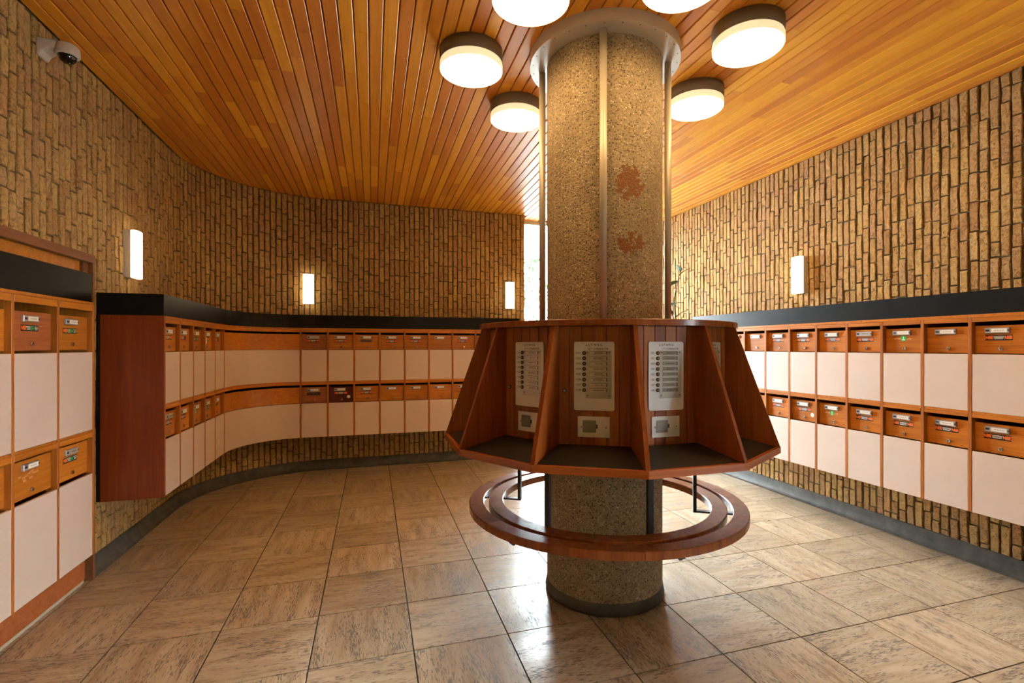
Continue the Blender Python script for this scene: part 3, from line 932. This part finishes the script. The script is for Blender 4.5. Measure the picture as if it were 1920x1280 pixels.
# wooden frame round the cabinet niche, with the orange board behind the black one
tr = struct(bpy.data.objects.new('trim_1', None)); link(tr)
MB().box(XL-0.001, XL+0.055, CY0-0.1, CAB_Y1+0.011, 2.122, 2.175).build('head', M_trim, tr)
MB().box(XL-0.001, XL+0.055, CAB_Y1-0.0155, CAB_Y1+0.011, 0.0, 2.1215).build('jamb', M_trim, tr)
MB().box(XL-0.001, XL+0.055, CY0-0.1, CY0-0.06, 0.0, 2.1215).build('jamb', M_trim, tr)
MB().box(XL-0.004, XL+0.012, CY0-0.05, CAB_Y1-0.08, 1.83, 2.121).build('orange_board', M_teak, tr)
MB().box(XL-0.004, XL+0.03, CAB_Y1-0.0795, CAB_Y1-0.016, 1.8, 2.121).build('inner_jamb', M_trim, tr)
struct(MB().box(XL-0.0, XL+0.018, CY0-0.05, CAB_Y1-0.045, 0.0, 0.033).build('trim_2', M_threshold))

# ------------------------------------------------------------------ column
colm = thing('concrete_column', 'round exposed-aggregate concrete column with aluminium rods rising through the kiosk', 'column', (CX, CY, 0))
b = MB(); b.lathe([(0.37, 0.06), (0.37, ZC - 0.001)], 72); b.build('shaft', M_agg, colm)
b = MB(); b.lathe([(0.0, 0.001), (0.378, 0.001), (0.381, 0.018), (0.376, 0.045), (0.3715, 0.072), (0.366, 0.076)], 72)
o = b.build('foot_ring', M_cove, colm); o['label'] = 'dark grey cement foot ring'
b = MB(); annulus(b, 0.371, 0.482, ZC-0.072, ZC-0.001, 72)
for i in range(28):
    a = 2*PI*i/28
    M = Matrix.Translation((0.462*math.cos(a), 0.462*math.sin(a), ZC-0.072)) @ Matrix.Rotation(PI, 4, 'X')
    b.lathe([(0.004, 0), (0.003, 0.0015), (0, 0.0018)], 6, 1, False, M)
b.build('ceiling_collar', [M_collar, M_ink], colm)
for i in range(4):
    a = math.radians(-116.5 + 90*i)
    b = MB(); b.lathe([(0, 1.701), (0.021, 1.701), (0.021, ZC-0.0725), (0, ZC-0.0725)], 20, 0, True, Matrix.Translation((0.405*math.cos(a), 0.405*math.sin(a), 0)))
    b.build('rod', M_rod, colm)

# ------------------------------------------------------------------ kiosk
kio = thing('intercom_kiosk', 'twelve-sided mahogany intercom kiosk wrapped round the concrete column', 'kiosk', (CX, CY, 0.97))
KZ = -0.97
def kz(z): return z + KZ
RI, RO, RT = 0.742, 1.03, 0.800           # panel, foot and rim corner radii
ZS_I, ZS_O = 1.062, 1.003                 # shelf height at the panel and at the edge
ap = RI*math.cos(PI/12); hwi = RI*math.sin(PI/12)
b = MB(); annulus(b, 0.44, 0.806, kz(1.670), kz(1.698), 96)
b.lathe([(0.806, kz(1.698)), (0.803, kz(1.7005)), (0.44, kz(1.7005))], 96)
b.build('top_rim', M_bench, kio)
b = MB(); ps = [(RO*0.985*math.cos(PI/12*(2*i+1)), RO*0.985*math.sin(PI/12*(2*i+1))) for i in range(12)]
qs = [(0.44*math.cos(PI/12*(2*i+1)), 0.44*math.sin(PI/12*(2*i+1))) for i in range(12)]
vs = [(x, y, kz(0.9705)) for x, y in ps] + [(x, y, kz(0.9705)) for x, y in qs] + [(x, y, kz(0.978)) for x, y in ps] + [(x, y, kz(0.978)) for x, y in qs]
fs = []
for i in range(12):
    j = (i+1) % 12
    fs += [(i, 12+i, 12+j, j), (24+i, 24+j, 36+j, 36+i), (i, j, 24+j, 24+i), (12+j, 12+i, 36+i, 36+j)]
b.add(vs, fs); b.build('underside', M_kwood, kio)
NPL = 6
pk_w = 2*hwi/NPL
pk_me = MB().fbox(-pk_w/2+0.0006, pk_w/2-0.0006, 0.0, 0.016, kz(ZS_I-0.02), kz(1.6695), 0.0028).mesh('board', M_kplank)
fin_t = 0.022
# fin outline in (radius, z)
fin_pts = [(RI-0.01, ZS_I+0.0015), (RO-0.022, ZS_O+0.0015), (RO-0.004, ZS_O+0.004), (RT-0.004, 1.6695), (RI-0.01, 1.6695)]
def fin_mesh():
    b = MB(); n = len(fin_pts)
    vs = [(r, -fin_t/2, kz(z)) for r, z in fin_pts] + [(r, fin_t/2, kz(z)) for r, z in fin_pts]
    fs = [tuple(range(n)), tuple(range(n, 2*n))[::-1]]
    for i in range(n):
        j = (i+1) % n
        fs.append((j, i, n+i, n+j))
    return b.add(vs, fs).mesh('fin', M_kwood)
fin_me = fin_mesh()
def shelf_mesh():
    b = MB(); c = math.cos(PI/12); s = math.sin(PI/12); g = 0.001
    a0, a1 = (RI-0.02)*c, (RO-0.02)*c
    w0, w1 = (RI-0.02)*s - g, (RO-0.02)*s - g
    # local: -y outward
    top = [(-w1, -a1, kz(ZS_O)), (w1, -a1, kz(ZS_O)), (w0, -a0, kz(ZS_I)), (-w0, -a0, kz(ZS_I))]
    bot = [(x, y, z-0.012) for x, y, z in top]
    b.add(top + bot, [(0, 1, 2, 3), (7, 6, 5, 4), (4, 5, 1, 0), (5, 6, 2, 1), (6, 7, 3, 2), (7, 4, 0, 3)])
    return b.mesh('shelf', M_lino)
shelf_me = shelf_mesh()
def edge_mesh():
    b = MB(); c = math.cos(PI/12); s = math.sin(PI/12)
    y1, y0 = RO*c, (RO-0.0195)*c
    w1, w0 = RO*s - 0.0004, (RO-0.0195)*s - 0.0004
    z0, z1, z2 = kz(0.9705), kz(ZS_O+0.0025), kz(ZS_O+0.0035)
    vs = [(-w1, -y1, z0), (w1, -y1, z0), (w0, -y0, z0), (-w0, -y0, z0), (-w1, -y1, z1), (w1, -y1, z1), (w0, -y0, z2), (-w0, -y0, z2)]
    b.add(vs, [(0,3,2,1),(4,5,6,7),(0,1,5,4),(1,2,6,5),(2,3,7,6),(3,0,4,7)])
    return b.mesh('edge_board', M_kedge)
edge_me = edge_mesh()
# directory plate
PWD, PHT = 0.205, 0.352
def plate_mesh(w, h, r, t):
    b = MB(); pts = []
    for (cx_, cz_, a0) in ((w/2-r, h/2-r, 0), (-w/2+r, h/2-r, PI/2), (-w/2+r, -h/2+r, PI), (w/2-r, -h/2+r, 3*PI/2)):
        for i in range(5):
            a = a0 + PI/2*i/4
            pts.append((cx_ + r*math.cos(a), cz_ + r*math.sin(a)))
    M = Matrix.Rotation(PI/2, 4, 'X')
    b.prism(pts, 0, t, 0, M)
    return b
plate_me = plate_mesh(PWD, PHT, 0.01, 0.005).mesh('directory_plate', M_plate)
def button_mesh():
    b = MB(); M = Matrix.Rotation(PI/2, 4, 'X')
    b.lathe([(0.0098, 0), (0.0098, 0.004), (0.0075, 0.0055)], 16, 0, True, M)
    b.lathe([(0.0075, 0.0055), (0.0065, 0.0035), (0.0042, 0.0035)], 16, 0, True, M)
    b.lathe([(0.0042, 0.0035), (0.0042, 0.006), (0.0, 0.0065)], 12, 1, True, M)
    return b.mesh('button', [M_dark, M_brass])
button_me = button_mesh()
def card_mesh(v):
    b = MB(); r = random.Random(v)
    b.box(-0.044, 0.044, -0.0012, 0, -0.0088, 0.0088, 0)
    b.box(0.0405, 0.044, -0.0018, 0, -0.0088, 0.0088, 1)
    b.box(-0.044, 0.044, -0.0016, 0, 0.0078, 0.0088, 1)
    rows = (0.0,) if v % 3 else (0.0032, -0.0032)
    for vv in rows:
        u = -0.026 + 0.01*r.random()
        while u < 0.022:
            w = 0.003 + 0.009*r.random()
            b.box(u, min(u+w, 0.03), -0.0017, -0.001, vv-0.0014, vv+0.0014, 1); u += w + 0.003
    return b.mesh('name_card', [M_card if v < 4 else M_cardg, M_ink])
card_me = [card_mesh(v) for v in range(8)]
def screw_mesh():
    b = MB(); b.lathe([(0.0042, 0), (0.0042, 0.0012), (0.0, 0.0022)], 10, 0, True, Matrix.Rotation(PI/2, 4, 'X'))
    return b.mesh('screw', M_screw)
screw_me = screw_mesh()
m_, nt_, p_ = new_mat('clear_plastic')
tr_ = N(nt_, 'ShaderNodeBsdfTransparent'); gl_ = N(nt_, 'ShaderNodeBsdfGlossy', i_Roughness=0.08)
tr_.inputs[0].default_value = (0.975, 0.97, 0.95, 1)
mx_ = N(nt_, 'ShaderNodeMixShader'); mx_.inputs[0].default_value = 0.07
nt_.links.new(tr_.outputs[0], mx_.inputs[1]); nt_.links.new(gl_.outputs[0], mx_.inputs[2])
nt_.links.new(mx_.outputs[0], nt_.nodes['Material Output'].inputs['Surface'])
M_plastic = m_
cover_me = MB().fbox(-0.066, 0.066, -0.0035, -0.0022, -0.1225, 0.1225, 0.0008).mesh('cover', M_plastic)
spk_me = plate_mesh(0.163, 0.106, 0.003, 0.004).mesh('speaker_plate', M_plate)
slat_me = MB().fbox(-0.033, 0.033, -0.0022, 0.0, -0.0016, 0.0016, 0.0006).mesh('grille_slat', M_screw)
grille_me = MB().box(-0.034, 0.034, -0.0008, 0, -0.031, 0.031).box(0.0345, 0.0425, -0.001, 0, -0.009, 0.011).mesh('grille', M_dark)
lock_k = MB(); disc(lock_k, 0, 0, 0.011, 0, 0.006, 0, 16); disc(lock_k, 0, 0, 0.006, 0.006, 0.0085, 1, 10)
lock_k = lock_k.mesh('panel_lock', [M_dark, M_screw])
for s in range(12):
    phi = 2*PI*s/12                       # bay centre, outward
    deg = round(math.degrees(phi)) % 360
    corridor = {240: 12, 270: 1, 300: 2, 330: 3, 0: 4, 30: 5, 60: 6, 90: 7, 120: 8, 150: 9, 180: 10, 210: 11}[deg]
    rz = phi + PI/2
    c, sn = math.cos(phi), math.sin(phi)
    ux, uy = math.cos(rz), math.sin(rz)
    for i in range(NPL):
        u = -hwi + (i+0.5)*pk_w
        put('board', pk_me, kio, (c*ap + ux*u, sn*ap + uy*u, 0), rz)
    put('shelf', shelf_me, kio, None, rz)
    put('edge_board', edge_me, kio, None, rz)
    put('fin', fin_me, kio, None, phi + PI/12)
    def at(u, z, n=0.0): return (c*(ap+n) + ux*u, sn*(ap+n) + uy*u, kz(z))
    pl = put('directory_plate', plate_me, kio, at(0.0, 1.412, 0.0005), rz)
    pl['label'] = 'grey-white bell plate reading LIJTWEG %de CORRIDOR' % corridor
    b = MB()
    add_text(b, 'LIJTWEG', 0.0155, 0.0, 0.159, 0.0053, 0, 0.0003, 1.1, 1.35)
    add_text(b, '%d' % corridor, 0.014, -0.026 if corridor > 9 else -0.022, 0.139, 0.0053, 0, 0.0003, 1.1)
    add_text(b, 'e', 0.0095, -0.013, 0.1425, 0.0053, 0, 0.0004, 1.1)
    add_text(b, 'CORRIDOR', 0.0135, 0.034, 0.139, 0.0053, 0, 0.0002, 1.1)
    for k in range(8):
        add_text(b, '%d%02d' % (corridor, k+1), 0.0155, -0.0805, 0.118 - 0.0272*k, 0.0053, 0, 0.0001, 0.95)
    b.build('lettering', M_ink, pl)['kind'] = 'stuff'
    for k in range(8):
        z = 0.118 - 0.0272*k
        put('button', button_me, pl, (-0.0505, -0.005, z))
        put('name_card', card_me[(k*3 + corridor) % 4 + (4 if corridor == 1 else 0)], pl, (0.022, -0.005, z))
    put('cover', cover_me, pl, (0.023, -0.005, 0.0085))
    for (su, sv) in ((-0.032, 0.121), (0.077, 0.121), (-0.032, -0.099), (0.077, -0.099)):
        put('screw', screw_me, pl, (su, -0.0085, sv))
    sp_ = put('speaker_plate', spk_me, kio, at(-0.002, 1.152, 0.0005), rz)
    gr = put('grille', grille_me, sp_, (-0.022, -0.004, 0.002))
    for k in range(13): put('grille_slat', slat_me, sp_, (-0.022, -0.0048, -0.026 + 0.00467*k))
    for su in (-0.063, 0.063): put('screw', screw_me, sp_, (su, -0.004, -0.001))
    put('panel_lock', lock_k, kio, at(-0.152, 1.335), rz)

# ------------------------------------------------------------------ ring bench hung under the kiosk
ben = thing('ring_bench', 'double-ring varnished wooden bench hung on black steel brackets round the column', 'bench', (CX, CY, 0.535))
def bz(z): return z - 0.535
for (r0, r1) in ((0.780, 0.872), (0.657, 0.749)):
    for k in range(6):
        a0 = math.radians(-60 + 60*k + (17 if r1 > 0.8 else 0)) + 0.0006; a1 = a0 + PI/3 - 0.0012
        b = MB(); c = 0.004; n = 20
        z0, z1 = bz(0.538), bz(0.582)
        b.lathe([(r0, z0), (r1, z0), (r1, z1-c), (r1-c, z1), (r0+c, z1), (r0, z1-c), (r0, z0)], n, 0, False, None, a0, a1)
        for a, fl in ((a0, 0), (a1, 1)):
            q = [(r*math.cos(a), r*math.sin(a), z) for r, z in ((r0, z0), (r1, z0), (r1, z1-c), (r1-c, z1), (r0+c, z1), (r0, z1-c))]
            b.add(q, [tuple(range(6))[::-1] if fl else tuple(range(6))])
        o = b.build('ring_segment', M_bench, ben)
for k in range(6):
    a = math.radians(-90 + 60*k)
    b = MB()
    M = Matrix.Rotation(a, 4, 'Z')
    b.box(0.555, 0.575, -0.017, 0.017, bz(0.526), bz(0.9695), 0, M)
    b.box(0.5755, 0.86, -0.017, 0.017, bz(0.526), bz(0.5375), 0, M)
    b.box(0.84, 0.852, -0.008, 0.008, bz(0.517), bz(0.5255), 0, M)
    b.build('bracket', M_steel, ben)

# ------------------------------------------------------------------ ceiling lamps
lamp_names = {0: 'behind the column', 1: 'behind the column'}
def ceiling_lamp(x, y, label):
    t = thing('ceiling_lamp', label, 'ceiling lamp', (x, y, ZC), 0, 'drum lamps round the column head')
    me = cached('lampbase', lambda: MB().lathe([(0, -0.0005), (0.2, -0.0005), (0.2, -0.081), (0.197, -0.083), (0.0, -0.083)], 48).mesh('base', M_lampbase))
    o = put('base', me, t)
    def dm():
        b = MB(); b.lathe([(0.0, -0.0835), (0.197, -0.0835), (0.199, -0.09), (0.199, -0.122), (0.1965, -0.130)], 48, 1)
        b.lathe([(0.1965, -0.130), (0.189, -0.136), (0.175, -0.139), (0.12, -0.142), (0.0, -0.143)], 48, 0)
        return b.mesh('diffuser', [M_diff, M_dside])
    put('diffuser', cached('lampdiff', dm), t)
for k, lab in enumerate(('round drum lamp in front of the column, cut by the top edge at right', 'large round drum lamp right of the column head, nearest the right wall',
                         'round drum lamp just right of the column shaft, partly touching its rod', 'round drum lamp hidden behind the column shaft',
                         'round drum lamp just left of the column shaft, lower of the left pair', 'round drum lamp farthest left on the wooden ceiling',
                         'round drum lamp in front of the column, cut by the top edge at left')):
    a = math.radians(-90 + 51.43*k)
    ceiling_lamp(CX + 0.86*math.cos(a), CY + 0.86*math.sin(a), lab)

# ------------------------------------------------------------------ wall lamps
def wall_lamp(x, y, rz, label):
    t = thing('wall_lamp', label, 'wall lamp', (x, y, 2.10), rz, 'upright wall lamps')
    me = cached('wlb', lambda: MB().fbox(-0.060, 0.060, -0.050, 0.004, 0.002, 0.368, 0.002).mesh('base', M_wbase))
    put('base', me, t)
    def dm():
        b = MB(); w, d0, d1 = 0.062, -0.0505, -0.092
        prof = [(-w, d0), (-w, d1+0.02), (-w*0.8, d1+0.006), (-w*0.4, d1), (w*0.4, d1), (w*0.8, d1+0.006), (w, d1+0.02), (w, d0)]
        b.prism(prof, 0.006, 0.364, 0)
        b.add([(p[0]*0.97, p[1]+0.003 if p[1] < d0 else p[1], 0.0) for p in prof] + [(p[0], p[1], 0.006) for p in prof],
              [tuple(range(8))[::-1]] + [(i, (i+1) % 8, 8+(i+1) % 8, 8+i) for i in range(8)])
        b.add([(p[0], p[1], 0.364) for p in prof] + [(p[0]*0.97, p[1]+0.003 if p[1] < d0 else p[1], 0.37) for p in prof],
              [tuple(range(8, 16))] + [(i, (i+1) % 8, 8+(i+1) % 8, 8+i) for i in range(8)])
        return b.mesh('diffuser', M_wdiff)
    put('diffuser', cached('wld', dm), t)
wall_lamp(XL, 4.665, PI/2, 'upright white wall lamp on the left wall, above the red end panel')
wall_lamp(-0.766, YB, 0, 'upright white wall lamp on the back wall, near the curved corner')
wall_lamp(1.856, YB, 0, 'upright white wall lamp on the back wall, beside the window edge')
wall_lamp(XR, 3.99, -PI/2, 'upright white wall lamp on the right brick wall')

# ------------------------------------------------------------------ dome camera on the left wall
cc = thing('security_camera', 'white dome security camera on a bracket high on the left wall', 'camera', (XL, 3.62, 3.22), PI/2)
b = MB()
# wall bracket: a wedge seen from the side, in local y (out of wall = -y)
side = [(0.0, 0.0), (0.0, 0.125), (-0.19, 0.105), (-0.19, 0.07), (-0.075, 0.06), (-0.04, 0.035), (-0.022, 0.0)]
n = len(side)
b.add([(-0.055, y, z) for y, z in side] + [(0.055, y, z) for y, z in side],
      [tuple(range(n)), tuple(range(n, 2*n))[::-1]] + [((i+1) % n, i, n+i, n+(i+1) % n) for i in range(n)])
o = b.build('bracket', M_cam, cc)
cc.scale = (0.85, 0.85, 0.85); cc.location.z = 3.235; cc.location.y = 3.60
mod = o.modifiers.new('bevel', 'BEVEL'); mod.width = 0.012; mod.segments = 3; mod.limit_method = 'ANGLE'
b = MB(); b.lathe([(0, 0.122), (0.05, 0.119), (0.066, 0.105), (0.07, 0.08), (0.07, 0.045), (0.064, 0.040), (0.0, 0.040)], 32, 0, True, Matrix.Translation((0, -0.15, 0)))
b.build('housing', M_cam, cc)
b = MB(); b.lathe([(0.052*math.cos(a), 0.040 - 0.050*math.sin(a)) for a in [PI/2*i/8 for i in range(9)]][::-1], 28, 0, True, Matrix.Translation((0, -0.15, 0)))
b.build('dome', M_dome, cc)

# ------------------------------------------------------------------ plant by the window
pl = thing('potted_plant', 'tall thin-stemmed potted plant by the window behind the column', 'plant', (3.97, 5.85, 0))
b = MB(); b.lathe([(0, 0.002), (0.11, 0.002), (0.15, 0.27), (0.16, 0.27), (0.16, 0.30), (0.138, 0.30), (0.135, 0.26), (0, 0.26)], 28)
b.build('pot', M_pot, pl)
MB().lathe([(0.134, 0.262), (0, 0.268)], 20).build('soil', M_soil, pl)
stem = [(0, 0, 0.262), (0.02, 0.0, 0.8), (-0.015, 0.01, 1.4), (-0.03, 0.0, 1.9), (-0.06, 0.0, 2.2), (-0.01, 0.0, 2.42), (0.03, 0.0, 2.58)]
MB().tube(stem, [0.016, 0.014, 0.013, 0.012, 0.009, 0.006, 0.003], 8).build('stem', M_stem, pl)
MB().tube([(-0.02, 0, 1.85), (-0.1, -0.01, 2.0), (-0.13, -0.01, 2.16)], [0.008, 0.006, 0.003], 8).build('stem', M_stem, pl)
def leaf_mesh():
    b = MB(); L = 0.17; W = 0.045; vs = []; fs = []
    K = 6
    for i in range(K+1):
        t = i/K; w = W*math.sin(PI*min(1, t*0.96+0.02))**0.8; z = -0.06*t*t*L/0.17
        vs += [(-w, t*L, z + 0.008), (0, t*L, z), (w, t*L, z + 0.008)]
    for i in range(K):
        for s in (0, 1):
            a = i*3 + s
            fs.append((a, a+1, a+4, a+3))
    b.add(vs, fs, 0, True)
    return b.mesh('leaf', M_leaf)
leaf_me = leaf_mesh()
lr = random.Random(4)
for (x, y, z) in [(-0.13, -0.01, 2.16), (-0.11, 0, 2.05), (-0.03, 0, 1.95), (-0.05, 0, 2.15), (0.0, 0, 2.45), (0.02, 0, 2.52), (0.03, 0, 2.58), (-0.12, 0, 2.12), (-0.02, 0, 1.7), (-0.02, 0, 1.55)]:
    o = put('leaf', leaf_me, pl, (x, y, z))
    o.rotation_euler = (lr.uniform(-0.4, 1.0), lr.uniform(-0.4, 0.4), lr.uniform(1.2, 4.5))

# ------------------------------------------------------------------ shrubs outside the window
def shrub(x, y, h, r, n, seed, label):
    t = thing('shrub', label, 'shrub', (x, y, -0.05), 0, 'shrubs outside the window')
    g = random.Random(seed); b = MB(); st = MB()
    for k in range(7):
        a = g.uniform(0, 2*PI); rr = r*g.uniform(0.3, 0.9)
        st.tube([(0, 0, 0), (rr*0.4*math.cos(a), rr*0.4*math.sin(a), h*0.5), (rr*math.cos(a), rr*math.sin(a), h*g.uniform(0.75, 1.0))], [0.02, 0.012, 0.004], 5)
    for k in range(n):
        a = g.uniform(0, 2*PI); z = h*(0.12 + 0.88*g.random()); rr = r*math.sqrt(g.random())*math.sqrt(max(0.08, 1-(z/h)**2.2))
        M = Matrix.Translation((rr*math.cos(a), rr*math.sin(a), z)) @ Matrix.Rotation(g.uniform(0, 6.28), 4, 'Z') @ Matrix.Rotation(g.uniform(-1, 1), 4, 'X')
        s = g.uniform(0.05, 0.09)
        b.add([(0, -s, 0), (s*0.5, 0, s*0.15), (0, s, 0), (-s*0.5, 0, s*0.15)], [(0, 1, 2), (0, 2, 3)], 0, False, M)
    st.build('stems', M_stem, t)
    o = b.build('foliage', M_leaf, t); o['kind'] = 'stuff'
shrub(3.55, 11.2, 3.7, 0.85, 1100, 1, 'loose green shrub outside, left part of the window')
shrub(5.6, 12.0, 3.2, 1.0, 900, 2, 'loose green shrub outside, behind the column')
